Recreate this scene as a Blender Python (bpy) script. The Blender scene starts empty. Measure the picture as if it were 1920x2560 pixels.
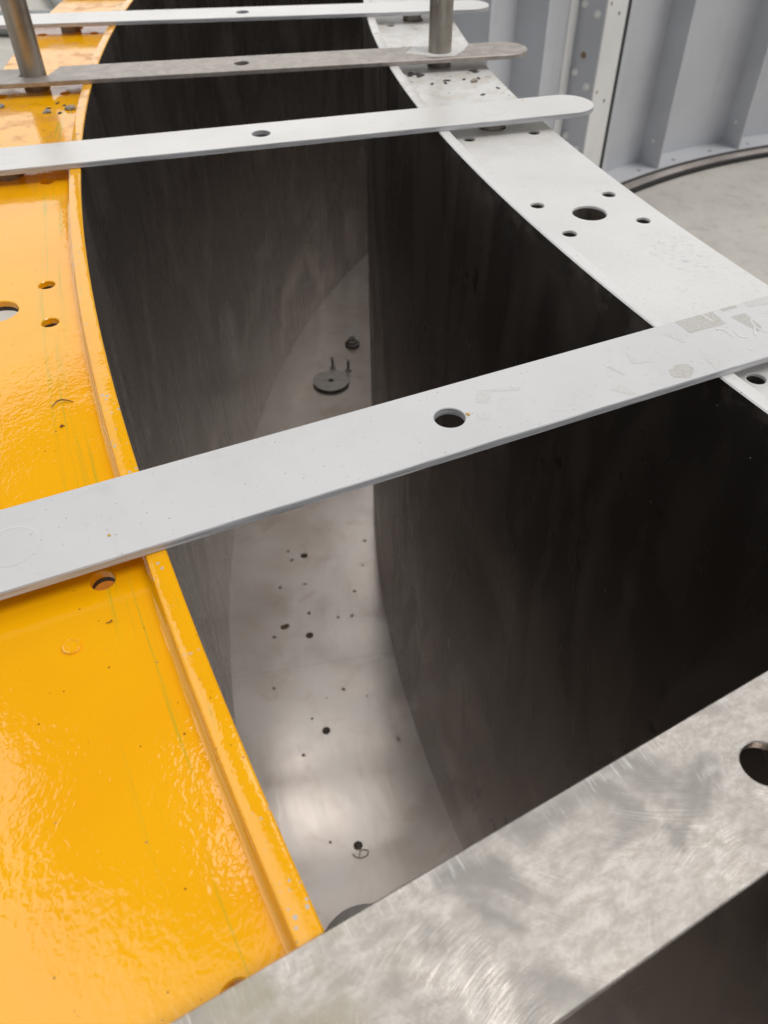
import bpy, bmesh, math, random
from mathutils import Vector, Matrix
from mathutils.geometry import delaunay_2d_cdt
random.seed(7)
sc = bpy.context.scene
COL = sc.collection
rad = math.radians

# ------------------------------------------------------------------ measures (metres)
CX, CY = 3.591838, 2.060368          # centre of the ring mould
Z0 = 1.588                           # top of the spacer bars above the ground
T = 0.00694                          # bar thickness
P = 0.01449                          # rim stands this much above the flange
ZR = Z0 - T                          # rim top
ZF = Z0 - T - P                      # flange top
ZD = Z0 - 1.558                      # mould floor
FT = 0.014                           # flange thickness
RL, RLO, RLF = 4.10483, 4.11912, 4.2728      # outer form: skin inside, skin back, flange edge
RI, RIO, RIF = 3.62879, 3.61319, 3.45573     # inner form: skin inside, skin back, flange edge
STEP = 4.92

def pol(R, a):
    a = rad(a)
    return (-R * math.cos(a), -R * math.sin(a))
def wpol(R, a, z=0.0):
    x, y = pol(R, a)
    return Vector((CX + x, CY + y, z))

# ------------------------------------------------------------------ object helpers
def link(o, parent=None):
    COL.objects.link(o)
    if parent is not None:
        o.parent = parent
    return o
def tag(o, label, cat, group=None, kind=None):
    o['label'] = label
    o['category'] = cat
    if group: o['group'] = group
    if kind: o['kind'] = kind
    return o
def struct(o, kind='structure'):
    o['kind'] = kind
    return o
def empty(name, loc=(0, 0, 0), rz=0.0):
    o = bpy.data.objects.new(name, None)
    o.empty_display_size = 0.05
    o.location = loc
    o.rotation_euler = (0, 0, rz)
    return link(o)
def mesh_obj(name, verts, faces, mats, parent=None, fmat=None, smooth=30, loc=None, rz=0.0):
    me = bpy.data.meshes.new(name)
    me.from_pydata([tuple(v) for v in verts], [], faces)
    if not isinstance(mats, (list, tuple)): mats = [mats]
    for m in mats: me.materials.append(m)
    if fmat: me.polygons.foreach_set('material_index', fmat)
    finish(me, smooth)
    o = bpy.data.objects.new(name, me)
    if loc is not None: o.location = loc
    o.rotation_euler = (0, 0, rz)
    return link(o, parent)
def finish(me, smooth):
    bm = bmesh.new(); bm.from_mesh(me)
    bmesh.ops.recalc_face_normals(bm, faces=bm.faces)
    bm.to_mesh(me); bm.free()
    if smooth:
        me.polygons.foreach_set('use_smooth', [True] * len(me.polygons))
        me.set_sharp_from_angle(angle=rad(smooth))
    me.update()

def sweep(name, prof, mats, parent=None, pmat=None, a0=0.0, a1=360.0, n=720, wob=None, loc=None, smooth=30):
    """closed profile [(R, z)] carried round the ring centre; coordinates local to the ring centre"""
    full = abs(a1 - a0 - 360) < 1e-6
    k = len(prof); V = []; F = []; M = []
    cnt = n if full else n + 1
    for i in range(cnt):
        a = a0 + (a1 - a0) * i / n
        for j, (R, z) in enumerate(prof):
            dR = dz = 0.0
            if wob: dR, dz = wob(a, j)
            x, y = pol(R + dR, a)
            V.append((x, y, z + dz))
    for i in range(n):
        i2 = (i + 1) % cnt
        for j in range(k):
            j2 = (j + 1) % k
            F.append((i * k + j, i * k + j2, i2 * k + j2, i2 * k + j))
            M.append(pmat[j] if pmat else 0)
    if not full:
        F.append(tuple(range(k))); M.append(0)
        F.append(tuple(range(n * k, n * k + k))); M.append(0)
    return mesh_obj(name, V, F, mats, parent, M, smooth, loc)

def plate(name, loops, z0, z1, mat, parent=None, bevel=0.0006, loc=None, rz=0.0, side_mat=None, bore=None):
    """flat plate with holes and eased edges: loops[0] is the outline, the others are holes"""
    def area(l): return sum(l[i][0] * l[(i + 1) % len(l)][1] - l[(i + 1) % len(l)][0] * l[i][1] for i in range(len(l))) / 2
    def inset(l, d):
        n = len(l); out = []
        for i in range(n):
            a, b, c = Vector(l[i - 1]), Vector(l[i]), Vector(l[(i + 1) % n])
            e1 = (b - a).normalized(); e2 = (c - b).normalized()
            n1 = Vector((-e1.y, e1.x)); n2 = Vector((-e2.y, e2.x)); m = (n1 + n2)
            m = m / max(.3, m.length_squared) * 2 if m.length > 1e-6 else n1
            out.append((b.x + m.x * d, b.y + m.y * d))
        return out
    lps = []
    for k, l in enumerate(loops):
        l = [tuple(q) for q in l]
        if (area(l) > 0) != (k == 0): l.reverse()
        lps.append(l)
    V = []; F = []; M = []; cap_v = []; cap_e = []
    zs = z1 - bore[1] if bore else (z0 + z1) / 2
    if bore: side_mat = bore[0]
    ring = []; own = []; outl = None
    for k, l in enumerate(lps):
        ins = inset(l, bevel); n = len(l); o = len(V)
        V += [(x, y, z1) for x, y in ins] + [(x, y, z1 - bevel) for x, y in l] + [(x, y, zs) for x, y in l] + [(x, y, z0 + bevel) for x, y in l] + [(x, y, z0) for x, y in ins]
        for r in range(4):
            for i in range(n):
                j = (i + 1) % n
                F.append((o + r * n + i, o + (r + 1) * n + i, o + (r + 1) * n + j, o + r * n + j)); M.append(1 if (side_mat and not bore) or (bore and r >= 2 and k) else 0)
        own += [k] * n
        if outl is None: outl = ins
        c0 = len(cap_v); cap_v += [Vector(q) for q in ins]; ring += [(o + i, o + 4 * n + i) for i in range(n)]
        cap_e += [(c0 + i, c0 + (i + 1) % n) for i in range(n)]
    r = delaunay_2d_cdt(cap_v, cap_e, [], 0, 1e-7)
    src = [q[0] if q else None for q in r[3]]
    for f in r[2]:
        ids = [src[i] for i in f]
        if None in ids: continue
        ow = {own[i] for i in ids}
        if len(ow) == 1:
            if 0 not in ow: continue                     # inside a hole
            q = sum((cap_v[i] for i in ids), Vector((0, 0))) / len(ids)
            c = False; n = len(outl)
            for i in range(n):
                (x1, y1), (x2, y2) = outl[i], outl[i - 1]
                if (y1 > q.y) != (y2 > q.y) and q.x < (x2 - x1) * (q.y - y1) / (y2 - y1) + x1: c = not c
            if not c: continue
        F.append(tuple(ring[i][0] for i in ids)); M.append(0)
        F.append(tuple(ring[i][1] for i in reversed(ids))); M.append(0)
    return mesh_obj(name, V, F, [mat, side_mat] if side_mat else mat, parent, M, 25, loc, rz)
def circ(x, y, r, n=28):
    return [(x + r * math.cos(2 * math.pi * i / n), y + r * math.sin(2 * math.pi * i / n)) for i in range(n)]
def ringloop(R, n=720):
    return [pol(R, 360 * i / n) for i in range(n)]
def lathe(name, prof, mat, parent=None, n=32, loc=(0, 0, 0), smooth=35):
    V = []; F = []
    for (r, z) in prof:
        for i in range(n):
            a = 2 * math.pi * i / n
            V.append((r * math.cos(a), r * math.sin(a), z))
    for j in range(len(prof) - 1):
        for i in range(n):
            F.append((j * n + i, j * n + (i + 1) % n, (j + 1) * n + (i + 1) % n, (j + 1) * n + i))
    F.append(tuple(range(n))); F.append(tuple((len(prof) - 1) * n + i for i in range(n)))
    return mesh_obj(name, V, F, mat, parent, None, smooth, loc)
def boxes(name, bl, mat, parent=None, loc=None, rz=0.0):
    """bl: list of (corner fn) boxes given as 8 vertices"""
    V = []; F = []
    for b in bl:
        o = len(V); V += b
        F += [tuple(o + i for i in q) for q in ((0, 3, 2, 1), (4, 5, 6, 7), (0, 1, 5, 4), (1, 2, 6, 5), (2, 3, 7, 6), (3, 0, 4, 7))]
    return mesh_obj(name, V, F, mat, parent, None, 0, loc, rz)
def radial_box(R0, R1, a, th, z0, z1, off=0.0):
    """plate standing radially at angle a, th thick"""
    dx, dy = math.sin(rad(a)), -math.cos(rad(a))      # direction of growing angle
    vs = []
    for z in (z0, z1):
        for (R, s) in ((R0, -1), (R1, -1), (R1, 1), (R0, 1)):
            x, y = pol(R, a)
            vs.append((x + dx * (off + s * th / 2), y + dy * (off + s * th / 2), z))
    return vs
def tube(name, pts, r, mat, parent=None, n=12, taper=None, loc=None, smooth=40):
    pts = [Vector(p) for p in pts]
    V = []; F = []
    up = Vector((0, 0, 1))
    for i, p in enumerate(pts):
        d = (pts[min(i + 1, len(pts) - 1)] - pts[max(i - 1, 0)]).normalized()
        s = d.cross(up)
        if s.length < 1e-4: s = Vector((1, 0, 0))
        s.normalize(); t = s.cross(d)
        rr = r * (taper(i / (len(pts) - 1)) if taper else 1)
        for k in range(n):
            a = 2 * math.pi * k / n
            V.append(p + s * (rr * math.cos(a)) + t * (rr * math.sin(a)))
    for i in range(len(pts) - 1):
        for k in range(n):
            F.append((i * n + k, i * n + (k + 1) % n, (i + 1) * n + (k + 1) % n, (i + 1) * n + k))
    F.append(tuple(range(n))); F.append(tuple((len(pts) - 1) * n + k for k in range(n)))
    return mesh_obj(name, V, F, mat, parent, None, smooth, loc)

# ------------------------------------------------------------------ material helpers
class G:
    def __init__(s, name):
        s.m = bpy.data.materials.new(name); s.m.use_nodes = True
        s.nt = s.m.node_tree; s.b = s.nt.nodes['Principled BSDF']
        s.tc = s.nt.nodes.new('ShaderNodeTexCoord')
    def n(s, t): return s.nt.nodes.new(t)
    def set(s, sock, v):
        if hasattr(v, 'links') or isinstance(v, bpy.types.NodeSocket): s.nt.links.new(v, sock)
        elif isinstance(v, (tuple, list)) and sock.type == 'RGBA' and len(v) == 3: sock.default_value = (*v, 1)
        else: sock.default_value = v
    def p(s, **k):
        for a, v in k.items(): s.set(s.b.inputs[a.replace('_', ' ')], v)
        return s
    def math(s, op, a, b=0.0, c=None, clamp=False):
        n = s.n('ShaderNodeMath'); n.operation = op; n.use_clamp = clamp
        s.set(n.inputs[0], a); s.set(n.inputs[1], b)
        if c is not None: s.set(n.inputs[2], c)
        return n.outputs[0]
    def vec(s, x, y, z):
        n = s.n('ShaderNodeCombineXYZ')
        for i, v in enumerate((x, y, z)): s.set(n.inputs[i], v)
        return n.outputs[0]
    def xyz(s, v):
        n = s.n('ShaderNodeSeparateXYZ'); s.set(n.inputs[0], v); return n.outputs
    def obj(s): return s.tc.outputs['Object']
    def scale(s, v, k):
        n = s.n('ShaderNodeVectorMath'); n.operation = 'MULTIPLY'; s.set(n.inputs[0], v); n.inputs[1].default_value = k
        return n.outputs[0]
    def polar(s):
        """(radius, arc length, z) about the ring centre"""
        x, y, z = s.xyz(s.obj())
        r = s.math('SQRT', s.math('ADD', s.math('MULTIPLY', x, x), s.math('MULTIPLY', y, y)))
        a = s.math('MULTIPLY', s.math('ARCTAN2', s.math('MULTIPLY', y, -1.0), s.math('MULTIPLY', x, -1.0)), 3.9)
        return r, a, z
    def noise(s, v, sc_, detail=2.0, rough=0.5, dist=0.0):
        n = s.n('ShaderNodeTexNoise'); s.set(n.inputs['Vector'], v)
        n.inputs['Scale'].default_value = sc_; n.inputs['Detail'].default_value = detail
        n.inputs['Roughness'].default_value = rough; n.inputs['Distortion'].default_value = dist
        return n.outputs[0]
    def voro(s, v, sc_, feat='F1', out=0, rand=1.0, dim='3D'):
        n = s.n('ShaderNodeTexVoronoi'); n.feature = feat; n.voronoi_dimensions = dim; s.set(n.inputs['Vector'], v)
        n.inputs['Scale'].default_value = sc_; n.inputs['Randomness'].default_value = rand
        return n.outputs[out]
    def ramp(s, v, lo, hi, a=0.0, b=1.0):
        n = s.n('ShaderNodeMapRange'); n.clamp = True; n.interpolation_type = 'SMOOTHSTEP'
        s.set(n.inputs[0], v)
        n.inputs[1].default_value = lo; n.inputs[2].default_value = hi; n.inputs[3].default_value = a; n.inputs[4].default_value = b
        return n.outputs[0]
    def mix(s, f, a, b):
        n = s.n('ShaderNodeMix'); n.data_type = 'RGBA'
        s.set(n.inputs[0], f); s.set(n.inputs[6], a); s.set(n.inputs[7], b)
        return n.outputs[2]
    def bump(s, h, dist, strength=1.0, normal=None):
        n = s.n('ShaderNodeBump'); s.set(n.inputs['Height'], h)
        n.inputs['Distance'].default_value = dist; n.inputs['Strength'].default_value = strength
        if normal is not None: s.set(n.inputs['Normal'], normal)
        return n.outputs[0]
    def haze(s, rough, fac):
        """mix in a second, much rougher lobe: worn metal keeps both"""
        b2 = s.n('ShaderNodeBsdfPrincipled')
        for k in ('Base Color', 'Metallic', 'Normal'):
            i = s.b.inputs[k]
            if i.is_linked: s.nt.links.new(i.links[0].from_socket, b2.inputs[k])
            else: b2.inputs[k].default_value = i.default_value
        b2.inputs['Roughness'].default_value = rough
        mx = s.n('ShaderNodeMixShader'); s.set(mx.inputs[0], fac)
        s.nt.links.new(s.b.outputs[0], mx.inputs[1]); s.nt.links.new(b2.outputs[0], mx.inputs[2])
        s.nt.links.new(mx.outputs[0], s.nt.nodes['Material Output'].inputs[0])
    def specks(s, v, sc_, size, keep, dim='2D'):
        """small irregular dots: 1 in the dot"""
        d = s.voro(v, sc_, dim=dim)
        wob = s.math('MULTIPLY', s.noise(v, sc_ * 2.3, 1.0), 0.25)
        c = s.voro(v, sc_, out=1, dim=dim)
        r = s.xyz(c)[0]
        rr = s.math('MULTIPLY', s.xyz(c)[1], size)
        hit = s.math('LESS_THAN', s.math('ADD', d, wob), s.math('ADD', rr, 0.12))
        return s.math('MULTIPLY', hit, s.math('LESS_THAN', r, keep))

def mat_yellow(name, chips=False, streaks=True):
    g = G(name); o = g.obj(); r, a, z = g.polar()
    col = g.mix(g.ramp(g.noise(o, 9, 3), .35, .7), (.98, .468, .0015), (.95, .43, .0015))
    if streaks:
        st = g.noise(g.vec(g.math('MULTIPLY', r, 190.0), g.math('MULTIPLY', a, 4.0), 0.0), 1.0, 3, .6, .9)
        band = g.math('MULTIPLY', g.ramp(r, RLO + .006, RLO + .016), g.ramp(r, RLO + .055, RLO + .03))
        patch = g.ramp(g.noise(g.vec(g.math('MULTIPLY', r, 20.0), g.math('MULTIPLY', a, 3.0), 3.0), 1.0, 2), .34, .5)
        m = g.math('MULTIPLY', g.math('MULTIPLY', g.ramp(st, .52, .68), band), patch)
        col = g.mix(g.math('MULTIPLY', m, .62), col, (.47, .42, .025))
    # dirt dots and rusty stains
    col = g.mix(g.math('MULTIPLY', g.specks(o, 130, .08, .12), .75), col, (.22, .08, .01))
    col = g.mix(g.math('MULTIPLY', g.specks(g.scale(o, (1, 1.3, 1)), 60, .05, .06), .6), col, (.33, .22, .12))
    # rust and dirt gathered further round, by the posts
    far = g.ramp(a, 1.15, .8)
    dm = g.math('MULTIPLY', far, g.ramp(g.noise(o, 26, 4, .65), .45, .68))
    col = g.mix(g.math('MULTIPLY', dm, .55), col, (.5, .17, .02))
    dk = g.math('MULTIPLY', far, g.ramp(g.noise(g.scale(o, (1, 2.2, 1)), 60, 3, .6), .64, .70))
    col = g.mix(g.math('MULTIPLY', dk, .8), col, (.05, .035, .03))
    rough = g.math('ADD', .045, g.math('MULTIPLY', g.math('ADD', dm, dk), .3))
    if chips:
        ch = g.math('MULTIPLY', g.specks(o, 230, .40, .26), g.ramp(g.noise(o, 500, 2, .7), .36, .46))
        ch = g.math('MULTIPLY', ch, g.ramp(g.noise(o, 11, 2), .45, .55))
        col = g.mix(ch, col, (.52, .50, .46))
        gs = g.ramp(g.noise(g.vec(g.math('MULTIPLY', r, 300.0), g.math('MULTIPLY', a, 25.0), 0.0), 1.0, 3, .6), .6, .72)
        col = g.mix(g.math('MULTIPLY', gs, .35), col, (.45, .42, .03))
        rough = g.math('ADD', rough, g.math('MULTIPLY', ch, .3))
    peel = g.noise(g.scale(o, (1, .72, 1)), 290, 1.5, .45, .4)
    big = g.noise(o, 26, 2.0, .5)
    nm = g.bump(peel, .00036, .36)
    nm = g.bump(big, .004, .12, nm)
    g.p(Base_Color=col, Roughness=rough, Normal=nm, IOR=1.62)
    return g.m
def mat_white(name, base=(.75, .74, .72), wear=0.0, speck=1.0, rough=.27, warm=0.0, localflow=False):
    g = G(name); o = g.obj()
    col = g.mix(g.ramp(g.noise(o, 7, 4, .6), .35, .7), base, tuple(c * .93 for c in base))
    col = g.mix(g.math('MULTIPLY', g.specks(g.scale(o, (1, 1, .3)), 170, .09, .22 * speck), .75), col, (.13, .12, .12))
    col = g.mix(g.math('MULTIPLY', g.ramp(g.noise(o, 420, 2, .7), .66, .74), .25 * speck), col, (.3, .3, .3))
    col = g.mix(g.math('MULTIPLY', g.specks(o, 18, .02, .03), .8), col, (.62, .36, .10))
    if wear:
        w = g.math('MULTIPLY', g.ramp(g.noise(g.scale(o, (1, 1.7, 1)), 230, 5, .72), .50, .74), g.ramp(g.noise(o, 6.5, 4, .6), .42, .68))
        col = g.mix(g.math('MULTIPLY', w, wear), col, (.47, .475, .49))
        w2 = g.ramp(g.noise(g.scale(o, (1, 1, 1)), 34, 3, .6, 1.2), .60, .72)
        col = g.mix(g.math('MULTIPLY', w2, .18), col, (.5, .47, .42))
    if warm:
        # scuffed, worn-through area beside the free hole pattern
        rr_, aa_, zz_ = g.polar()
        du = g.math('DIVIDE', g.math('SUBTRACT', rr_, 3.497), .045); dv = g.math('DIVIDE', g.math('SUBTRACT', aa_, 1.42), .095)
        dd = g.math('SQRT', g.math('ADD', g.math('MULTIPLY', du, du), g.math('MULTIPLY', dv, dv)))
        dd = g.math('ADD', dd, g.math('MULTIPLY', g.math('SUBTRACT', g.noise(o, 28, 3, .6), .5), 1.6))
        sc_ = g.math('MULTIPLY', g.ramp(dd, 1.1, .35), g.ramp(g.noise(g.scale(o, (1.0, 1.6, 1)), 130, 7, .8, .3), .50, .66))
        col = g.mix(g.math('MULTIPLY', sc_, .6), col, (.40, .405, .42))
        # dirty patches gathered further round, near the posts
        r, a, z = g.polar()
        f = g.math('MULTIPLY', g.ramp(a, 1.2, .8), g.ramp(g.noise(o, 30, 3, .6), .42, .62))
        col = g.mix(g.math('MULTIPLY', f, .38 * warm), col, (.50, .43, .33))
        f2 = g.math('MULTIPLY', g.ramp(a, .95, .8), g.ramp(g.noise(g.scale(o, (1, 1.6, 1)), 75, 2, .5), .66, .71))
        col = g.mix(g.math('MULTIPLY', f2, .8 * warm), col, (.16, .12, .09))
    nm = g.bump(g.noise(o, 180, 2, .5), .0004, .3)
    nm = g.bump(g.noise(o, 24, 2, .5), .003, .22, nm)
    ro = g.math('ADD', rough, g.math('MULTIPLY', g.noise(o, 15, 3), .12))
    g.p(Base_Color=col, Roughness=ro, Normal=nm, IOR=1.6)
    return g.m
def mat_edge(name, base):
    """painted flame-cut edge: long wavy ridges"""
    g = G(name); o = g.obj(); x, y, z = g.xyz(o)
    v = g.vec(g.math('MULTIPLY', x, 14.0), g.math('MULTIPLY', y, 14.0), g.math('MULTIPLY', z, 420.0))
    h = g.noise(v, 1.0, 3, .55, .9)
    col = g.mix(g.ramp(h, .40, .62), base, tuple(c * .72 for c in base))
    g.p(Base_Color=col, Roughness=.45, Normal=g.bump(h, .0016, .8))
    return g.m
def mat_wall(name):
    """oiled dark rolled plate of the mould walls"""
    g = G(name); o = g.obj(); r, a, z = g.polar()
    st = g.noise(g.vec(g.math('MULTIPLY', a, 9.0), g.math('MULTIPLY', z, 1.8), r), 1.0, 2.5, .5, 1.4)
    st2 = g.noise(g.vec(g.math('MULTIPLY', a, 26.0), g.math('MULTIPLY', z, 3.0), r), 1.0, 2, .5)
    cl = g.noise(g.vec(a, g.math('MULTIPLY', z, .8), r), 4.0, 2.5, .5, .8)
    col = g.mix(g.ramp(st, .35, .68), WALL_DARK, WALL_LIGHT)
    col = g.mix(g.math('MULTIPLY', g.ramp(cl, .48, .72), .6), col, WALL_HAZE)
    # oil blots
    bl = g.math('MULTIPLY', g.ramp(g.noise(g.vec(a, z, r), 26, 4, .65), .60, .66), g.ramp(g.noise(g.vec(a, z, r), 4.5, 1), .62, .68))
    col = g.mix(g.math('MULTIPLY', bl, .5), col, (.05, .045, .04))
    # dust grains stuck to the oil
    du = g.specks(g.vec(a, z, 0.0), 75, .025, .05)
    col = g.mix(du, col, (.62, .56, .46))
    # rusty upper edge
    ed = g.math('MULTIPLY', g.ramp(z, ZR - .045, ZR - .004), g.ramp(g.noise(g.vec(g.math('MULTIPLY', a, 30.0), g.math('MULTIPLY', z, 30.0), r), 1.0, 4, .65), .46, .7))
    col = g.mix(g.math('MULTIPLY', ed, .35), col, (.13, .085, .055))
    rough = g.math('ADD', g.math('ADD', WALL_ROUGH, g.math('MULTIPLY', st2, .05)), g.math('MULTIPLY', g.ramp(st, .4, .7), .08))
    met = g.math('SUBTRACT', 1.0, g.math('MAXIMUM', du, g.math('MULTIPLY', ed, .25)))
    nm = g.bump(g.noise(g.vec(a, z, r), 5.0, 2), .006, .30)
    nm = g.bump(st2, .0006, .04, nm)
    g.p(Base_Color=col, Metallic=met, Roughness=rough, Normal=nm)
    g.haze(.5, .22)
    return g.m
WALL_DARK, WALL_LIGHT, WALL_HAZE, WALL_ROUGH = (.24, .216, .199), (.32, .29, .268), (.51, .47, .44), .23
def mat_floor(name):
    g = G(name); o = g.obj(); r, a, z = g.polar()
    v = g.vec(r, a, 0.0)
    cl = g.noise(v, 5.0, 4, .6, .6)
    col = g.mix(g.ramp(cl, .3, .7), (.77, .675, .605), (.89, .81, .745))
    col = g.mix(g.math('MULTIPLY', g.ramp(g.noise(v, 11, 4, .65, .8), .52, .72), .35), col, (.60, .46, .385))
    col = g.mix(g.math('MULTIPLY', g.specks(v, 26, .04, .05), .6), col, (.16, .12, .10))
    # butt joint between two floor plates
    jn = g.math('LESS_THAN', g.math('ABSOLUTE', g.math('SUBTRACT', a, .722)), .0011)
    col = g.mix(g.math('MULTIPLY', jn, .18), col, (.08, .07, .06))
    sm = g.noise(g.vec(g.math('MULTIPLY', r, 60.0), g.math('MULTIPLY', a, 8.0), 0.0), 1.0, 4, .6, .5)
    rough = g.math('ADD', .13, g.math('MULTIPLY', g.ramp(cl, .35, .75), .09))
    rough = g.math('ADD', rough, g.math('MULTIPLY', sm, .06))
    nm = g.bump(g.noise(v, 6.5, 1.5), .008, .07)
    nm = g.bump(sm, .0008, .2, nm)
    g.p(Base_Color=col, Metallic=.75, Roughness=rough, Normal=nm)
    g.haze(.5, .24)
    return g.m
def mat_ground_bar(name):
    """bare ground-finished steel with swirls from the grinder"""
    g = G(name); o = g.obj(); x, y, z = g.xyz(o)
    def swirl(cx, cy, fr, seed):
        dx = g.math('SUBTRACT', x, cx); dy = g.math('SUBTRACT', y, cy)
        r = g.math('SQRT', g.math('ADD', g.math('MULTIPLY', dx, dx), g.math('MULTIPLY', dy, dy)))
        a = g.math('ARCTAN2', dy, dx)
        return g.noise(g.vec(g.math('MULTIPLY', r, fr), g.math('MULTIPLY', a, 3.0), seed), 1.0, 3, .62)
    s1 = swirl(-.05, -.085, 1100.0, 0.0); s2 = swirl(-.16, -.10, 1200.0, 4.0); s3 = swirl(-.001, .001, 1200.0, 8.0); s4 = swirl(.02, .14, 1100.0, 12.0)
    m1 = g.ramp(g.noise(o, 13, 2), .42, .58); m2 = g.ramp(g.noise(g.scale(o, (1, 1, 1)), 17, 2, .5, .7), .44, .58)
    sa = g.mix(m1, g.vec(s1, s1, s1), g.vec(s2, s2, s2)); sa = g.mix(g.math('MULTIPLY', m2, .8), sa, g.vec(s4, s4, s4))
    near = g.ramp(g.math('SQRT', g.math('ADD', g.math('MULTIPLY', x, x), g.math('MULTIPLY', y, y))), .055, .03)
    sa = g.mix(near, sa, g.vec(s3, s3, s3))
    h = g.xyz(sa)[0]
    # bead of cross marks along the far edge
    ed = g.noise(g.vec(g.math('MULTIPLY', x, 1100.0), g.math('MULTIPLY', y, 40.0), 0.0), 1.0, 2, .6)
    eh = g.ramp(y, .018, .036)
    h = g.math('ADD', g.math('MULTIPLY', h, g.math('SUBTRACT', 1.0, eh)), g.math('MULTIPLY', ed, eh))
    mot = g.noise(g.scale(o, (.6, 1, 1)), 150, 6, .75, .3); cl = g.noise(o, 15, 3, .55, .9)
    col = g.mix(g.ramp(mot, .35, .68), (.50, .455, .41), (.70, .655, .605))
    col = g.mix(g.math('MULTIPLY', g.ramp(cl, .47, .66), .85), col, (.29, .275, .255))
    col = g.mix(g.math('MULTIPLY', g.ramp(x, -.19, -.27), g.ramp(g.noise(o, 30, 3), .4, .65)), col, (.42, .38, .29))
    bright = g.math('MULTIPLY', g.ramp(h, .56, .70), g.ramp(g.noise(o, 20, 3, .6), .40, .60))
    col = g.mix(g.math('MULTIPLY', bright, .6), col, (.85, .835, .815))
    col = g.mix(g.math('MULTIPLY', g.specks(o, 55, .04, .03), .9), col, (.10, .06, .04))
    rough = g.math('ADD', .24, g.math('MULTIPLY', g.ramp(cl, .4, .65), .16))
    nm = g.bump(h, .0004, .5); nm = g.bump(cl, .006, .16, nm)
    g.p(Base_Color=col, Metallic=.9, Roughness=rough, Normal=nm)
    return g.m
def mat_raw(name, c1, c2, met=.6, rough=.45, rust=0.0, vert=False):
    g = G(name); o = g.obj()
    v = g.scale(o, (1, 1, .12)) if vert else o
    n1 = g.noise(v, 45, 4, .65, .4)
    col = g.mix(g.ramp(n1, .35, .68), c1, c2)
    if rust: col = g.mix(g.math('MULTIPLY', g.ramp(g.noise(o, 22, 4, .6), .48, .68), rust), col, (.20, .10, .045))
    col = g.mix(g.math('MULTIPLY', g.specks(o, 130, .06, .15, '3D'), .5), col, (.08, .06, .05))
    g.p(Base_Color=col, Metallic=met, Roughness=g.math('ADD', rough, g.math('MULTIPLY', n1, .12)), Normal=g.bump(n1, .0008, .25))
    return g.m
def mat_grey(name, base=(.60, .615, .645), rough=.5):
    g = G(name); o = g.obj()
    c = g.mix(g.ramp(g.noise(o, 2.2, 4, .6), .35, .7), base, tuple(x * .9 for x in base))
    c = g.mix(g.math('MULTIPLY', g.ramp(g.noise(g.scale(o, (1, 1, .15)), 16, 3, .6), .58, .72), .2), c, (.36, .36, .36))
    c = g.mix(g.math('MULTIPLY', g.specks(o, 22, .03, .15, '3D'), .6), c, (.2, .18, .16))
    g.p(Base_Color=c, Roughness=rough, Normal=g.bump(g.noise(o, 30, 2), .001, .2))
    return g.m
def mat_concrete(name, a=(.63, .60, .545), b=(.53, .51, .47)):
    g = G(name); o = g.obj()
    n1 = g.noise(o, 2.6, 6, .62, .3); n2 = g.noise(o, 9, 7, .72, .15); n3 = g.noise(o, 55, 5, .75)
    c = g.mix(g.ramp(n1, .3, .72), a, b)
    c = g.mix(g.math('MULTIPLY', g.ramp(n2, .50, .66), .42), c, (.38, .365, .32))
    c = g.mix(g.math('MULTIPLY', g.ramp(n2, .42, .28), .25), c, (.70, .62, .53))
    c = g.mix(g.math('MULTIPLY', g.specks(o, 7, .07, .2), .3), c, (.27, .27, .22))
    c = g.mix(g.math('MULTIPLY', g.specks(o, 4.5, .03, .06), .7), c, (.75, .70, .60))
    c = g.mix(g.math('MULTIPLY', g.ramp(n3, .54, .70), .5), c, (.36, .34, .30))
    g.p(Base_Color=c, Roughness=.85, Normal=g.bump(n2, .01, .35))
    return g.m
def mat_plain(name, col, rough=.6, met=0.0):
    g = G(name); o = g.obj()
    c = g.mix(g.ramp(g.noise(o, 60, 3), .3, .7), col, tuple(x * .75 for x in col))
    g.p(Base_Color=c, Roughness=rough, Metallic=met)
    return g.m

def mat_residue(name, a, b):
    g = G(name); o = g.obj()
    n = g.noise(o, 330, 3, .7); f = g.ramp(n, .38, .62)
    c = g.mix(f, a, b)
    g.p(Base_Color=c, Roughness=.55)
    return g.m

YEL = mat_yellow('yellow gloss paint'); YRIM = mat_yellow('yellow rim paint', chips=True, streaks=False)
WFL = mat_white('white flange paint', wear=.75, warm=1.0)
WRIM = mat_white('white rim paint', (.76, .75, .735), wear=.8, warm=1.0)
WBAR = mat_white('white bar paint', (.655, .655, .655), wear=.35); WEDGE = mat_edge('white bar edge', (.55, .55, .565))
WFAR = mat_white('chalky bar paint', (.74, .725, .70), wear=.2)
WALL = mat_wall('dark oiled plate'); FLOOR = mat_floor('mould floor steel')
GBAR = mat_ground_bar('ground steel')
RAW = mat_raw('raw bar steel', (.36, .32, .29), (.50, .455, .415), met=.55, rough=.42, rust=.15)
POST = mat_raw('post steel', (.27, .25, .22), (.40, .375, .335), met=.75, rough=.36, rust=.35, vert=True)
PIN = mat_raw('pin steel', (.26, .24, .21), (.42, .40, .36), met=.75, rough=.4, rust=.3)
GREY = mat_grey('grey back paint'); GREYW = mat_grey('white strip paint', (.86, .855, .83))
DKGREY = mat_grey('base ring edge', (.30, .30, .30), .6)
CONC = mat_concrete('yard concrete'); CHIP = mat_plain('chip grey', (.34, .33, .31), .8)
DARKCHIP = mat_plain('dark flake', (.07, .06, .055), .8); TANCHIP = mat_plain('tan chip', (.36, .31, .22), .8)
DRY = mat_plain('dry grass', (.20, .10, .03), .7); DISC = mat_raw('disc steel', (.62, .57, .52), (.74, .69, .64), met=.6, rough=.32)
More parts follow.
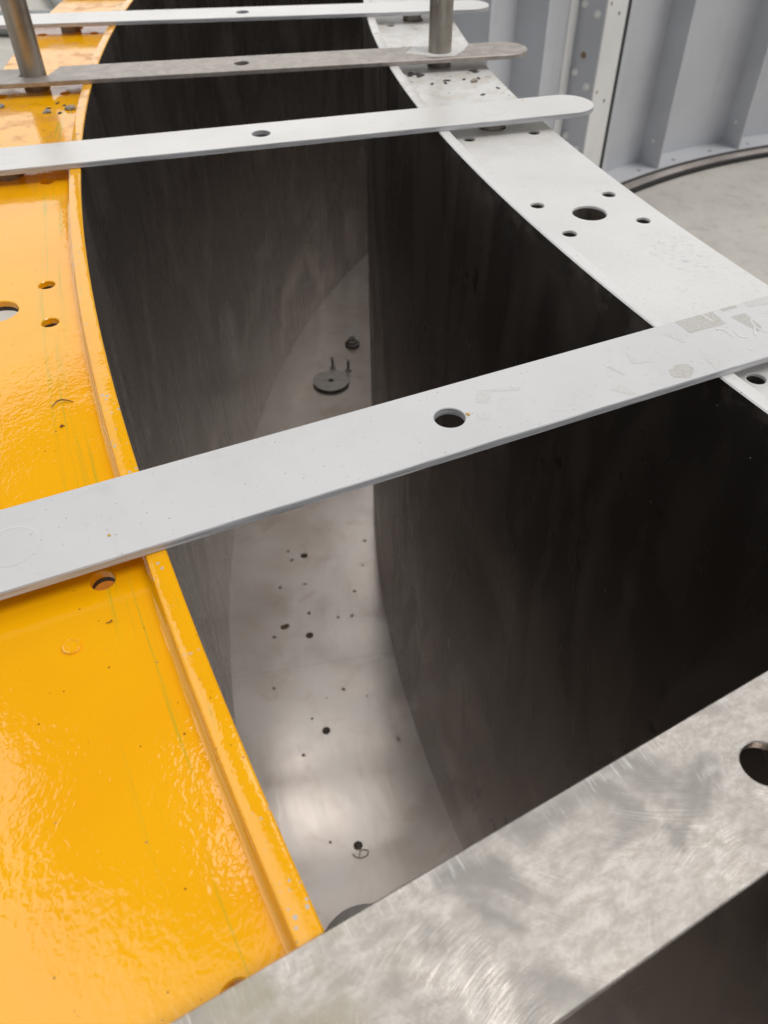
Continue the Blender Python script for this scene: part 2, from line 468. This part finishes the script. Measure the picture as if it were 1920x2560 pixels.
DKST = mat_raw('dark stud steel', (.12, .11, .10), (.2, .185, .17), met=.8, rough=.45)
SPOT = mat_plain('rust spot', (.33, .265, .22), .5); RUST = mat_plain('brown stain', (.30, .20, .12), .6)
MARK = mat_plain('marker grey', (.50, .475, .45), .4); SPLASH = mat_residue('splashed paint', (.58, .56, .52), (.78, .77, .745))
RESID = mat_residue('paint residue', (.48, .46, .425), (.565, .55, .53)); FAINT = mat_residue('faint residue', (.585, .57, .55), (.645, .64, .63))
BRWHITE = mat_plain('fresh white drip', (.90, .90, .89), .35); OCHRE = mat_plain('ochre crumb', (.62, .36, .06), .7)
PIPE = mat_plain('grey pipe', (.33, .35, .35), .45)
BORE = mat_raw('rusty bore', (.05, .043, .038), (.10, .085, .07), met=.3, rough=.7, rust=.3)
BLACK = mat_plain('gap and edge black', (.03, .03, .03), .6)  # flat black, also used for painted shadow gaps

RC = (CX, CY, 0.0)

# ------------------------------------------------------------------ ground
gs = 150
struct(mesh_obj('ground', [(-gs, -gs, 0), (gs, -gs, 0), (gs, gs, 0), (-gs, gs, 0)], [(0, 1, 2, 3)], CONC, smooth=0, loc=RC))

# ------------------------------------------------------------------ mould floor plate
floor_hole_a = [4.17 + 4.855 * k for k in range(-16, 57)]
loops = [ringloop(4.40), ringloop(3.385)] + [circ(*pol(3.867, a), .0108, 20) for a in floor_hole_a]
fl = empty('mould_floor', RC)
tag(fl, 'grey steel ring plate with drilled holes at the bottom of the curved channel', 'mould floor')
plate('base_plate', loops, 0.001, ZD, FLOOR, fl, bevel=.0008)
# dark rubber edge of base plate with the shade beside it, one black band
sweep('dark_edge_band', [(3.366, .001), (3.3835, .001), (3.3835, ZD - .003), (3.366, ZD - .006)], BLACK, fl, n=360)

def local(pts, z):   # world xy points to ring coordinates
    return [(x - CX, y - CY, z) for x, y in pts]
def blob(V, F, x, y, z, r, n=10, squash=1.0):
    o = len(V); ph = random.random() * 6
    for i in range(n):
        a = 2 * math.pi * i / n
        q = r * (1 + .22 * math.sin(2 * a + ph) + .12 * random.uniform(-1, 1))
        V.append((x + q * math.cos(a), y + q * squash * math.sin(a), z))
    F.append(tuple(range(o, o + n)))
spots = [(-0.319, 1.7998), (-0.3046, 1.7603), (-0.0654, 1.8445), (-0.0707, 1.7348), (-0.3331, 1.6424), (-0.2551, 1.6566), (-0.0959, 1.625),
         (-0.235, 1.5384), (-0.1013, 1.5276), (-0.1442, 1.5218), (-0.333, 1.4481), (-0.3176, 1.2684), (-0.1192, 1.2639), (-0.0518, 1.2408),
         (-0.2036, 1.1708), (-0.2195, 1.0604), (0.0337, 1.1051), (-0.1383, 0.8268)]
V = []; F = []
for x, y in spots: blob(V, F, x - CX, y - CY, ZD + .0004, random.choice((.003, .0036, .0045, .0055)))
mesh_obj('rust_spots', V, F, SPOT, fl, smooth=0)
V = []; F = []; blob(V, F, -.3037 - CX, 1.4867 - CY, ZD + .0004, .012)
mesh_obj('brown_stain', V, F, RUST, fl, smooth=0)
# hand-drawn mark beside the nearest hole
def ribbon(pts, w, z):
    V = []; F = []
    for i, (x, y) in enumerate(pts):
        x0, y0 = pts[max(i - 1, 0)]; x1, y1 = pts[min(i + 1, len(pts) - 1)]
        dx, dy = x1 - x0, y1 - y0; l = math.hypot(dx, dy) or 1
        V += [(x - dy / l * w / 2 - CX, y + dx / l * w / 2 - CY, z), (x + dy / l * w / 2 - CX, y - dx / l * w / 2 - CY, z)]
        if i: F.append((2 * i - 2, 2 * i - 1, 2 * i + 1, 2 * i))
    return V, F
arc = [(-.083, .797), (-.078, .7925), (-.0719, .7893), (-.066, .788), (-.0602, .7885), (-.053, .791), (-.0477, .7949), (-.0449, .8), (-.0452, .804), (-.0508, .8074), (-.0575, .8082), (-.0624, .8066), (-.0655, .803)]
V, F = ribbon(arc, .003, ZD + .0004)
V2, F2 = ribbon([(-.0662, .8008), (-.0661, .7902)], .0026, ZD + .0004)
F += [tuple(i + len(V) for i in f) for f in F2]; V += V2
mesh_obj('marker_scribble', V, F, MARK, fl, smooth=0)
# ------------------------------------------------------------------ outer form (yellow)
stations = [4.08 + STEP * k for k in range(-4, 8)]
far_st = [4.08 + STEP * k for k in range(8, 70)]
def flange_holes(Rm, sgn):
    hs = []
    for i, a in enumerate(stations + far_st):
        hs.append(circ(*pol(Rm, a), .0202, 32 if i < len(stations) else 16))
        for dr in (-.0485, .0485):
            for da in (-.565, .565):
                hs.append(circ(*pol(Rm + dr, a + da * 4.0 / Rm), .0083, 20 if i < len(stations) else 8))
    return hs
st_real = {4.08: 4.08}
outer = empty('outer_mould_form', RC)
tag(outer, 'yellow painted outer steel form with drilled top flange and raised rim', 'steel mould')
ch = .0012
sweep('wall_plate', [(RL, ZD - .004), (RL, ZR - ch), (RL + ch, ZR), (RLO - 2 * ch, ZR), (RLO - .4 * ch, ZR - .6 * ch), (RLO, ZR - 2 * ch), (RLO, ZD - .004)],
      [WALL, YRIM, YEL], outer, [0, 1, 1, 1, 1, 2, 2])
plate('flange', [ringloop(RLF), ringloop(RLO - .004)] + flange_holes(4.1985, 1), ZF - .011, ZF, YEL, outer, bevel=.0008, bore=(BORE, .006))
rr = [random.uniform(-1, 1) for _ in range(4000)]
def beadw(amp):
    def f(a, j):
        if j in (0, 6): return 0, 0
        k = a * 6.0; i = int(k); t = k - i
        v = rr[i % 4000] * (1 - t) + rr[(i + 1) % 4000] * t
        v += .5 * math.sin(a * 31 + j) + .4 * math.sin(a * 77 + 2 * j)
        return v * amp * .6, v * amp
    return f
def fillet(R0, s, z, k, n=5):
    pts = [(R0 - s * .003, z - .003), (R0 - s * .003, z + k * 1.15)]
    for i in range(n + 1):
        t = math.pi / 2 * i / n
        pts.append((R0 + s * (k * 1.03 - k * math.cos(t)), z + k * 1.03 - k * math.sin(t)))
    pts.append((R0 + s * k * 1.1, z - .003))
    return pts
sweep('weld_bead', fillet(RLO, 1, ZF, .0048), YEL, outer, n=2160, a0=0, a1=360, wob=beadw(.00028), smooth=60)
fins_a = [-68.0 + 11.15 * k for k in range(0, 32)]
boxes('stiffener', [radial_box(RLO - .002, RLF - .004, a + 1.2, .012, ZD, ZF - .010) for a in fins_a[:0]] or [radial_box(RLO - .002, RLF - .004, 1.2, .012, ZD, ZF - .010)], YEL, outer)
for a in [-68.0 + 11.15 * k + 1.2 for k in range(0, 32)]:
    if -40 < a < 60 and abs(a - 1.2) > .6:
        boxes('stiffener', [radial_box(RLO - .002, RLF - .004, a, .012, ZD, ZF - .010)], YEL, outer)
sweep('base_flange', [(RLO - .002, ZD + .0005), (RLF, ZD + .0005), (RLF, ZD + .0145), (RLO - .002, ZD + .0145)], GREY, outer, n=360)
# small raised plug showing through the paint beside the near spacer bar
q = wpol(4.178, 24.95)
lathe('plug', [(.0062, -.002), (.0062, .0008), (.0056, .0016), (.0046, .0017), (.004, .0011), (.0022, .0012), (.0005, .0014)], YEL, outer, 24, (q.x - CX, q.y - CY, ZF))

# ------------------------------------------------------------------ inner form (white top, grey back)
inner = empty('inner_mould_form', RC)
tag(inner, 'white topped inner steel form with grey ribbed back and drilled flange', 'steel mould')
sweep('wall_plate', [(RI, ZD + .0012), (RI, ZR - ch), (RI - ch, ZR), (RIO + 2 * ch, ZR), (RIO + .4 * ch, ZR - .6 * ch), (RIO, ZR - 2 * ch), (RIO, ZF - .012), (RIO, ZD + .0012)],
      [WALL, WRIM, GREY], inner, [0, 1, 1, 1, 1, 1, 2, 2])
plate('flange', [ringloop(RIO + .004), ringloop(RIF)] + flange_holes(3.535, -1), ZF - .020, ZF, WFL, inner, bevel=.0008, bore=(BORE, .0032))
sweep('weld_bead', fillet(RIO, -1, ZF, .0042), WRIM, inner, n=1440, wob=beadw(.00018), smooth=60)
bh = [circ(*pol(3.512, -54.98 + 4.955 * k), .0135, 18) for k in range(-8, 62)]
plate('base_flange', [ringloop(RIO + .004), ringloop(3.4575)] + bh, ZD + .001, ZD + .015, GREY, inner, bevel=.001)
for a in fins_a:
    if -47 < a < -42: continue
    boxes('stiffener', [radial_box(3.4585, RIO + .002, a, .012, ZD + .014, ZF - .019)], GREY, inner)
sweep('shadow_gap_ring', [(3.4475, ZD + .0006), (3.4572, ZD + .0006), (3.4572, ZD + .010), (3.4515, ZD + .008)], BLACK, inner, n=360)  # added black ring painting the shadow gap under the base flange
# bolted joint between two form segments
joint = empty('joint_flange', (0, 0, 0)); joint.parent = inner
jz0, jz1 = ZD + .016, ZF - .019
boxes('bolt_plate', [radial_box(3.4585, RIO + .002, -44.1, .014, jz0, jz1)], GREY, joint)
boxes('bolt_plate', [radial_box(3.4585, RIO + .002, -47.75, .014, jz0, jz1)], GREY, joint)
def arcplate(R0, R1, a0, a1, z0, z1, n=8):
    return [(R0, z0), (R1, z0), (R1, z1), (R0, z1)]
zh = []
cover = sweep('cover_strip', [(3.4565, jz0), (3.4645, jz0), (3.4645, jz1), (3.4565, jz1)], GREYW, joint, a0=-47.05, a1=-43.98, n=14)
sweep('edge_strip', [(RIO - .007, jz0), (RIO + .002, jz0), (RIO + .002, jz1), (RIO - .007, jz1)], GREYW, joint, a0=-43.6, a1=-42.5, n=6)
sweep('seam_gap', [(3.4605, jz0), (3.468, jz0), (3.468, jz1), (3.4605, jz1)], BLACK, joint, a0=-47.62, a1=-47.07, n=4)
sweep('edge_strip', [(3.4575, jz0), (3.4655, jz0), (3.4655, jz1), (3.4575, jz1)], GREY, joint, a0=-48.3, a1=-47.64, n=4)
def bolt_on(a, R, z, nrm, r=.013, mat=GREY, h=.012):
    """domed bolt head standing on a face with unit normal nrm"""
    x, y = pol(R, a)
    o = lathe('bolt', [(r * 1.5, -.002), (r * 1.5, .0025), (r, .003), (r, h * .75), (r * .75, h)], mat, joint, 10, (x, y, z))
    o.rotation_euler = Vector(nrm).to_track_quat('Z', 'Y').to_euler()
    return o
tg = lambda a: (math.sin(rad(a)), -math.cos(rad(a)), 0)
base_z = [-.578, -.612, -.885, -.94, -1.20, -1.255, -.25, -.30]
for k, zz in enumerate(base_z):
    Rb = 3.585 if k % 2 == 0 else 3.505
    x, y = pol(Rb, -44.1); d = tg(-44.1)
    o = lathe('bolt', [(.020, -.002), (.020, .003), (.014, .0035), (.014, .014), (.009, .017)], GREYW, joint, 10, (x + d[0] * .0068, y + d[1] * .0068, Z0 + zz))
    o.rotation_euler = Vector(d).to_track_quat('Z', 'Y').to_euler()
for zz in (-.52, -.80):
    x, y = pol(3.55, -44.1); d = tg(-44.1)
    o = lathe('bolt_hole', [(.016, -.001), (.016, .0012), (.012, .0014)], RUST, joint, 14, (x + d[0] * .0068, y + d[1] * .0068, Z0 + zz))
    o.rotation_euler = Vector(d).to_track_quat('Z', 'Y').to_euler()
for k, zz in enumerate((-.565, -.62, -.963, -1.023, -.20, -.26, -1.35)):
    aa = -44.52 if k % 2 == 0 else -45.92
    x, y = pol(3.4568, aa); nr = (math.cos(rad(aa)), math.sin(rad(aa)), 0)
    o = lathe('bolt_hole', [(.0085, -.002), (.0085, .0008), (.006, .001)], RUST if k % 2 == 0 else DKST, joint, 14, (x, y, Z0 + zz))
    o.rotation_euler = Vector(nr).to_track_quat('Z', 'Y').to_euler()
for a, R, zz in ((-56.85, 3.535, -1.40), (-68.0, 3.54, -1.405)):
    x, y = pol(R, a); d = tg(a)
    o = lathe('drain_hole', [(.012, -.001), (.012, .0012), (.009, .0005)], GREYW, inner, 14, (x + d[0] * .0062, y + d[1] * .0062, Z0 + zz))
    o.rotation_euler = Vector(d).to_track_quat('Z', 'Y').to_euler()

# ------------------------------------------------------------------ spacer bars
BARS = [(1, 5.5577, -.26605, 1.7809), (2, 9.5143, -.2273, 1.44753), (3, 14.2881, -.1617, 1.12636), (4, 24.1393, .05245, .50018), (5, 29.0208, .19828, .20425)]
HL, HW = .484, .040
def bar_outline(notch=False):
    pts = []
    n = 20
    for i in range(n + 1):
        a = -math.pi / 2 + math.pi * i / n
        pts.append((HL - HW + HW * math.cos(a), HW * math.sin(a)))
    if notch:
        pts += [(-.292, HW), (-.306, -.006), (-.350, -.006), (-.350, HW - .002)]
    for i in range(n + 1):
        a = math.pi / 2 + math.pi * i / n
        pts.append((-HL + HW + HW * math.cos(a), HW * math.sin(a)))
    return pts
INFO = {
 1: ('white painted flat spacer bar, farthest from the camera, with rusty dots', WFAR, WEDGE),
 2: ('unpainted brownish steel spacer bar with a tall round post at each end', RAW, RAW),
 3: ('white painted flat spacer bar just in front of the brownish steel bar', WFAR, WEDGE),
 4: ('large white spacer bar in the middle with faint beige paint residue patches', WBAR, WEDGE),
 5: ('bare silvery ground steel spacer bar with grinder swirls, nearest the camera', GBAR, GBAR)}
for k in (1, 2, 3):
    q = wpol(3.868, 4.08 - STEP * k)
    BARS.append((10 + k, 5.2 - STEP * k, q.x, q.y))
bar_root = {}
for (i, A, x, y) in BARS:
    r = empty('spacer_bar', (x, y, Z0), rad(A)); bar_root[i] = r
    lab, m, me_ = INFO.get(i, ('white flat spacer bar beyond the far edge of the view, %s in order' % {11: 'first', 12: 'second', 13: 'third'}.get(i, ''), WFAR, WEDGE))
    tag(r, lab, 'spacer bar', 'flat spacer bars laid across the curved mould')
    loops = [bar_outline(i == 2), circ(0, 0, .0124, 40)]
    plate('flat_bar', loops, -T + .0001, 0, m, r, bevel=.0007, side_mat=me_)
    if i != 2:
        for px in (.3315, -.3305):
            lathe('pin', [(.0182, -T - P - .012), (.0185, -T - P + .001), (.0185, -T + .001)], PIN, r, 32, (px, 0, 0))
            # ring left by the plug weld on top
            o = lathe('weld_ring', [(.0195, -.0005), (.0190, .0002), (.0180, .0003), (.0170, .0002), (.0165, -.0005)], m, r, 36, (px, 0, 0))
    else:
        sp = [(.2755, .0019), (.2925, .037), (.309, .0388), (.3275, .0391), (.3677, .0390), (.3917, .0385), (.386, .022), (.370, -.006), (.3513, -.030), (.3148, -.0276), (.2983, -.0129)]
        out = []
        for k in range(len(sp)):
            u = Vector(sp[k]); v = Vector(sp[(k + 1) % len(sp)])
            for j in range(4):
                q = u.lerp(v, j / 4); out.append((q.x + random.uniform(-.0015, .0015), min(.0392, max(-.0392, q.y + random.uniform(-.001, .001))), .00015))
        mesh_obj('white_splash', out, [tuple(range(len(out)))], SPLASH, r, smooth=0)

# paint left bare or stained on the middle white bar
patches = [
 [(0.2527, 0.0394), (0.2956, 0.0394), (0.2934, 0.0167), (0.253, 0.0185)],
 [(0.305, 0.0394), (0.3235, 0.0394), (0.3223, 0.0351), (0.3047, 0.0347)],
 [(0.3325, 0.0394), (0.3643, 0.0394), (0.3526, 0.0277), (0.3328, 0.0301)],
 [(0.3046, 0.0244), (0.3214, 0.024), (0.3183, -0.0004), (0.3101, -0.0055)],
 [(0.23, 0.0266), (0.2408, 0.026), (0.239, 0.0068), (0.2367, 0.0079)],
 [(0.1813, 0.0169), (0.1764, -0.0004), (0.1931, -0.005), (0.2009, 0.0036), (.196, .0018), (.189, -.001), (.183, .005)],
 [(0.1971, -0.0211), (0.1947, -0.0308), (0.2078, -0.0369), (0.2192, -0.0283), (0.2188, -0.0201), (0.2082, -0.0168)],
 [(0.2388, -0.0149), (0.2461, -0.015), (0.2462, -0.0329), (0.2344, -0.0369)],
 [(0.1545, 0.005), (0.1568, 0.0055), (0.1625, -0.0097), (0.159, -0.0104)],
 [(0.0364, 0.0225), (0.0716, 0.0117), (0.0694, 0.008), (0.0467, 0.0158), (0.038, 0.0027), (0.0279, 0.0083)],
 [(0.0209, -0.0042), (0.0313, -0.0099), (0.0283, -0.0162), (0.0185, -0.0124)],
 [(0.1347, -0.0224), (0.1481, -0.0198), (0.1536, -0.0357), (0.1485, -0.0362)]]
for pk, pl in enumerate(patches):
    out = []
    for i in range(len(pl)):
        a = Vector(pl[i]); b = Vector(pl[(i + 1) % len(pl)])
        for k in range(5):
            w = a.lerp(b, k / 5); out.append((w.x + random.uniform(-.0005, .0005), min(.0393, w.y + random.uniform(-.0005, .0005)), .00012))
    mesh_obj('paint_residue', out, [tuple(range(len(out)))], RESID if pk in (0, 1, 3, 6) else FAINT, bar_root[4], smooth=0)
V = []; F = []
for pl in ([(0.2829, 0.0383), (0.2845, 0.0245)], [(0.2777, 0.0141), (0.2834, 0.0105), (.284, .004), (0.2831, -0.0034)], [(0.2911, 0.0043), (0.2889, -0.0044), (0.2934, -0.0091)], [(0.3128, 0.0022), (.309, -.002), (0.3026, -0.0099)], [(0.2823, -0.0236), (0.2832, -0.0273)]):
    o = len(V)
    for i, (x, y) in enumerate(pl):
        x0, y0 = pl[max(i - 1, 0)]; x1, y1 = pl[min(i + 1, len(pl) - 1)]
        dx, dy = x1 - x0, y1 - y0; l = math.hypot(dx, dy); w = random.uniform(.0004, .0008)
        V += [(x - dy / l * w, y + dx / l * w, .0003), (x + dy / l * w, y - dx / l * w, .0003)]
        if i: F.append((o + 2 * i - 2, o + 2 * i - 1, o + 2 * i + 1, o + 2 * i))
mesh_obj('paint_drip', V, F, BRWHITE, bar_root[4], smooth=0)

# ------------------------------------------------------------------ posts standing in the bare bar
for (px, lab) in ((-.329, 'round steel post standing on the yellow flange through the brownish bar'), (.3335, 'round steel post standing on the white flange with a scratched white mark')):
    c = bar_root[2].matrix_basis @ Vector((px, 0.004, 0))
    p = empty('steel_post', (c.x, c.y, ZF - .02))
    tag(p, lab, 'steel post', 'round posts of the brownish bar')
    lathe('shaft', [(.0188, 0), (.0195, .002), (.0195, .62), (.0180, .622)], POST, p, 40)
    if px > 0:
        # scratched white paint mark on the shaft
        V = []; F = []
        def mk(pts, w):
            o = len(V)
            for i, (u, z) in enumerate(pts):
                th = u
                for s in (-1, 1):
                    V.append((.0197 * math.sin(th), -.0197 * math.cos(th), z + s * w))
                if i: F.append((o + 2 * i - 2, o + 2 * i, o + 2 * i + 1, o + 2 * i - 1))
        zb = .02 + P + T + .088
        mk([(-.65, zb + .004), (-.45, zb - .008), (-.35, zb - .012)], .003)
        mk([(-.6, zb + .001), (-.3, zb - .002), (.0, zb + .003)], .002)
        mk([(.05, zb - .003), (.22, zb + .006)], .0014); mk([(.05, zb + .005), (.24, zb - .002)], .0014); mk([(.13, zb + .009), (.15, zb - .006)], .003)
        mk([(.38, zb + .001), (.46, zb + .001)], .001)
        mesh_obj('scratch_mark', V, F, RESID, p, smooth=0)

# ------------------------------------------------------------------ things lying about
def chip(name, x, y, z, s, mat, flat=.5, el=1.0, seed=0):
    rng = random.Random(seed)
    bm = bmesh.new(); bmesh.ops.create_icosphere(bm, subdivisions=1, radius=1)
    rot = rng.uniform(0, math.pi)
    for v in bm.verts:
        k = 1 + rng.uniform(-.35, .25)
        v.co = Vector((v.co.x * s * el * k, v.co.y * s * k, (v.co.z + .8) * s * flat * k))
    me = bpy.data.meshes.new(name); bm.to_mesh(me); bm.free(); me.materials.append(mat)
    o = bpy.data.objects.new(name, me); o.location = (x, y, z); o.rotation_euler = (0, 0, rot)
    return link(o)
tag(chip('concrete_chip', -.5039, 1.2826, ZF - .001, .0065, CHIP, .5, 1.3, 1), 'grey concrete chip lying alone on the stained yellow flange', 'chip')
tag(chip('concrete_chip', -.4731, 1.2979, ZF - .001, .0075, CHIP, .6, 1.3, 2), 'grey concrete chip lying against the yellow rim', 'chip')
tag(chip('concrete_chip', -.5812, 1.3078, ZF - .001, .006, CHIP, .6, 1.2, 3), 'grey concrete chip at the left edge of the photo on yellow flange', 'chip')
tag(chip('concrete_chip', .1518, 1.4149, ZF - .001, .0068, TANCHIP, .45, 1.3, 4), 'tan stone chip, largest crumb on the white flange below the right post', 'chip')
for k, (x, y) in enumerate([(0.1057, 1.4079), (0.0835, 1.4044), (0.0499, 1.4514), (0.0657, 1.4467), (0.1586, 1.4636), (0.1078, 1.4202), (0.137, 1.4257), (0.1617, 1.4313), (0.1605, 1.3488), (0.1879, 1.3814)]):
    o = chip('grit_flake', x, y, ZF - .0005, .0034 if k not in (2, 3) else .006, DARKCHIP, .35, 2.0, 10 + k)
    tag(o, 'thin dark flake of grit on the white flange near the right post', 'grit flake', 'dark flakes on the white flange')
for k, (x, y) in enumerate([(-0.5, 1.326), (-0.4833, 1.2804), (-.486, 1.315), (-.507, 1.302)]):
    o = chip('grit_flake', x, y, ZF - .0005, .003, DARKCHIP, .4, 1.7, 40 + k)
    tag(o, 'small dark flake of grit on the yellow flange near the left post', 'grit flake', 'dark flakes on the yellow flange')
b = [Vector((x, y, ZF + h)) for (x, y), h in zip([(-0.2813, 0.5456), (-0.2785, 0.5523), (-0.2749, 0.554), (-0.2697, 0.5539), (-0.2647, 0.5533)], (.0008, .002, .0025, .002, .0008))]
tag(tube('dry_grass_blade', b, .00055, DRY, n=6, taper=lambda t: .5 + math.sin(math.pi * t) * .7), 'bent dry grass blade lying on the yellow flange beyond the middle bar', 'dry grass')
b = [Vector((x, y, ZF + h)) for (x, y), h in zip([(-.1793, .316), (-.1768, .3164), (-.1756, .3179)], (.0006, .001, .0012))]
tag(tube('dry_grass_blade', b, .0004, DRY, n=6, taper=lambda t: .5 + t), 'tiny dark fibre on the yellow flange below the middle bar', 'dry grass')
b = [Vector((x, y, ZF + h)) for (x, y), h in zip([(-0.2664, 0.5183), (-.265, .5196), (-0.2632, 0.5209)], (.0006, .0016, .0006))]
tag(tube('dry_grass_blade', b, .0007, DRY, n=6, taper=lambda t: .5 + math.sin(math.pi * t)), 'short brown husk on the yellow flange just behind the middle bar', 'dry grass')
# ochre crumbs on the middle bar
for (lx, ly, s, lab) in ((.0150, -.0030, .0016, 'tiny ochre crumb beside the hole of the large white bar'), (-.2690, -.0180, .0011, 'tiny ochre crumb at the left end of the large white bar')):
    w = bar_root[4].matrix_basis @ Vector((lx, ly, 0))
    tag(chip('paint_crumb', w.x, w.y, Z0 - .0002, s, OCHRE, .5, 1.4, 77), lab, 'crumb')

# things on the mould floor
d = empty('steel_disc', (-.2163, 2.7563, ZD)); tag(d, 'flat round steel disc with a centre hole lying on the channel floor', 'steel disc')
plate('disc_plate', [circ(0, 0, .0755, 64), circ(0, 0, .011, 24)], .001, .013, DISC, d, bevel=.0008, side_mat=DKST)
boxes('score_line', [[(-.073, -.0012 + .0, .0131), (.073, -.0012, .0131), (.073, .0012, .0131), (-.073, .0012, .0131), (-.073, -.0012, .0133), (.073, -.0012, .0133), (.073, .0012, .0133), (-.073, .0012, .0133)]], MARK, d, rz=.0)
plate('centre_recess', [circ(0, 0, .0112, 20)], .0008, .0016, BLACK, d, bevel=.0001)
for (x, y, lab) in ((-.2139, 2.8647, 'thin upright stud on the channel floor, left of two behind the disc'), (-.1467, 2.8458, 'thin upright stud on the channel floor, right of two behind the disc')):
    s = empty('threaded_stud', (x, y, ZD)); tag(s, lab, 'stud', 'studs on the channel floor')
    lathe('nut', [(.0125, -.001), (.0125, .006), (.010, .008)], DISC, s, 6, smooth=20)
    lathe('shank', [(.0048, .004), (.0048, .048)], DKST, s, 14)
    lathe('head', [(.0075, .047), (.0075, .053), (.006, .055)], DISC, s, 14)
s = empty('flanged_nut', (-.1341, 3.0438, ZD)); tag(s, 'bright capped nut on a dark washer on the floor at the far corner', 'nut')
lathe('washer', [(.032, -.001), (.032, .010), (.029, .012)], DKST, s, 28)
lathe('nut_body', [(.021, .011), (.021, .024), (.017, .027)], DISC, s, 6, smooth=20)
lathe('collar', [(.016, .026), (.016, .030)], DKST, s, 20)
lathe('cap', [(.011, .029), (.011, .042), (.007, .049), (.002, .051)], BRWHITE, s, 20)

V = []
p = empty('dark_round_shape', (-.045, .572, ZD)); tag(p, 'dark curved shape on the channel floor, half hidden under the nearest bar', 'round plate')  # flat disc standing in for a dark arc of unknown cause
lathe('disc_body', [(.110, .0005), (.110, .003), (.107, .005), (.001, .005)], DISC, p, 48)
# grey pipes lying in the yard behind the yellow form
tag(tube('pipe', [(-6.5, 8.42, .10), (-5, 8.36, .10), (-3.28, 8.30, .10), (-2.6, 8.28, .10)], .10, PIPE, n=24), 'grey pipe lying on pale ground behind the left post', 'pipe')
tag(tube('pipe', [(-4.6, 12.2, .11), (-3.9, 10.75, .11), (-3.37, 9.65, .11), (-3.0, 8.88, .11), (-2.8, 8.55, .11)], .095, PIPE, n=24), 'grey pipe slanting over pale ground at the top left', 'pipe')

# ------------------------------------------------------------------ camera
rv = Vector((0.9999646627, -0.0058879749, -0.0060004221)); uv = Vector((0.0084067422, 0.7003624863, 0.7137378472)); fv = Vector((0.0, 0.7137630696, -0.7003872361))
cam = bpy.data.cameras.new('camera'); co = bpy.data.objects.new('camera', cam); COL.objects.link(co)
m = Matrix((rv, uv, -fv)).transposed().to_4x4()
m.translation = Vector((0, 0, Z0 + .3870007))
co.matrix_world = m
cam.sensor_fit = 'AUTO'; cam.sensor_width = 36.0
cam.lens = 36.0 * 1990.0812 / 2560.0
cam.clip_start = .01; cam.clip_end = 500
cam.dof.use_dof = True; cam.dof.focus_distance = .66; cam.dof.aperture_fstop = 10.5
sc.camera = co

# ------------------------------------------------------------------ sky and light
SUN_EL, SUN_AZ = 62.0, 112.0      # azimuth counted from +Y towards +X
w = bpy.data.worlds.new('World'); sc.world = w; w.use_nodes = True
nt = w.node_tree; bg = nt.nodes['Background']
class GW(G):
    def __init__(s, nt): s.nt = nt; s.tc = nt.nodes.new('ShaderNodeTexCoord')
g = GW(nt)
sky = g.n('ShaderNodeTexSky'); sky.sky_type = 'NISHITA'; sky.sun_disc = False
sky.sun_elevation = rad(SUN_EL); sky.sun_rotation = rad(SUN_AZ)
sky.dust_density = 3.0; sky.ozone_density = 1.0; sky.air_density = 1.0
dirv = g.tc.outputs['Generated']
dx, dy, dz = g.xyz(dirv)
# overcast: cloud sheet with bright and dark patches
cl = g.noise(g.vec(dx, dy, g.math('MULTIPLY', dz, 1.3)), 2.1, 4, .55, .4)
cloud = g.mix(g.ramp(cl, .38, .62), (2.2, 2.25, 2.35), (19.0, 18.9, 18.6))
# bright and dark sky patches, added out of view to shape the reflections
def lobe(az, el, lo, hi, jit=.05):
    a, e = rad(az), rad(el)
    vx, vy, vz = math.sin(a) * math.cos(e), math.cos(a) * math.cos(e), math.sin(e)
    d = g.math('ADD', g.math('ADD', g.math('MULTIPLY', dx, vx), g.math('MULTIPLY', dy, vy)), g.math('MULTIPLY', dz, vz))
    d = g.math('ADD', d, g.math('MULTIPLY', g.math('SUBTRACT', g.noise(dirv, 5.0, 3, .6), .5), jit))
    return g.ramp(d, math.cos(rad(lo)), math.cos(rad(hi)))
LOBES = [(-20, 15, 26, 18, (20.0, 19.8, 19.4)), (-46, 62, 22, 16, (27.0, 26.6, 26.0)), (5, 62, 26, 18, (12.5, 12.4, 12.2)), (30, 62, 26, 14, (14.0, 13.8, 13.5)),
         (180, 20, 70, 40, (4.0, 4.0, 4.1)),
         (-25, 47, 14.5, 12.5, (.8, .85, .95)), (-26, 60, 10, 8, (1.0, 1.05, 1.15)), (-9, 63, 6, 3, (3.0, 3.0, 3.1)),
         (-15, 61, 5.5, 3, (42.0, 41.4, 40.6)), (-2, 62, 6, 3, (42.0, 41.4, 40.6))]
for (az, el, lo, hi, c) in LOBES:
    cloud = g.mix(lobe(az, el, lo, hi), cloud, c)
col = g.mix(.86, sky.outputs[0], cloud)
g.set(bg.inputs['Color'], col); bg.inputs['Strength'].default_value = .1
sl = bpy.data.lights.new('sun', 'SUN'); so = bpy.data.objects.new('sun', sl); COL.objects.link(so)
sl.energy = 1.5; sl.angle = rad(25); sl.color = (1, .965, .92)
a, e = rad(SUN_AZ), rad(SUN_EL)
so.rotation_euler = Vector((math.sin(a) * math.cos(e), math.cos(a) * math.cos(e), math.sin(e))).to_track_quat('Z', 'Y').to_euler()

sc.view_settings.view_transform = 'Standard'; sc.view_settings.look = 'None'
sc.view_settings.exposure = -0.36; sc.view_settings.gamma = 1.0; sc.view_settings.use_curve_mapping = False
sc.render.engine = 'CYCLES'
sc.cycles.max_bounces = 14; sc.cycles.glossy_bounces = 10; sc.cycles.diffuse_bounces = 6
sc.cycles.sample_clamp_indirect = 8.0
sc.cycles.use_denoising = True
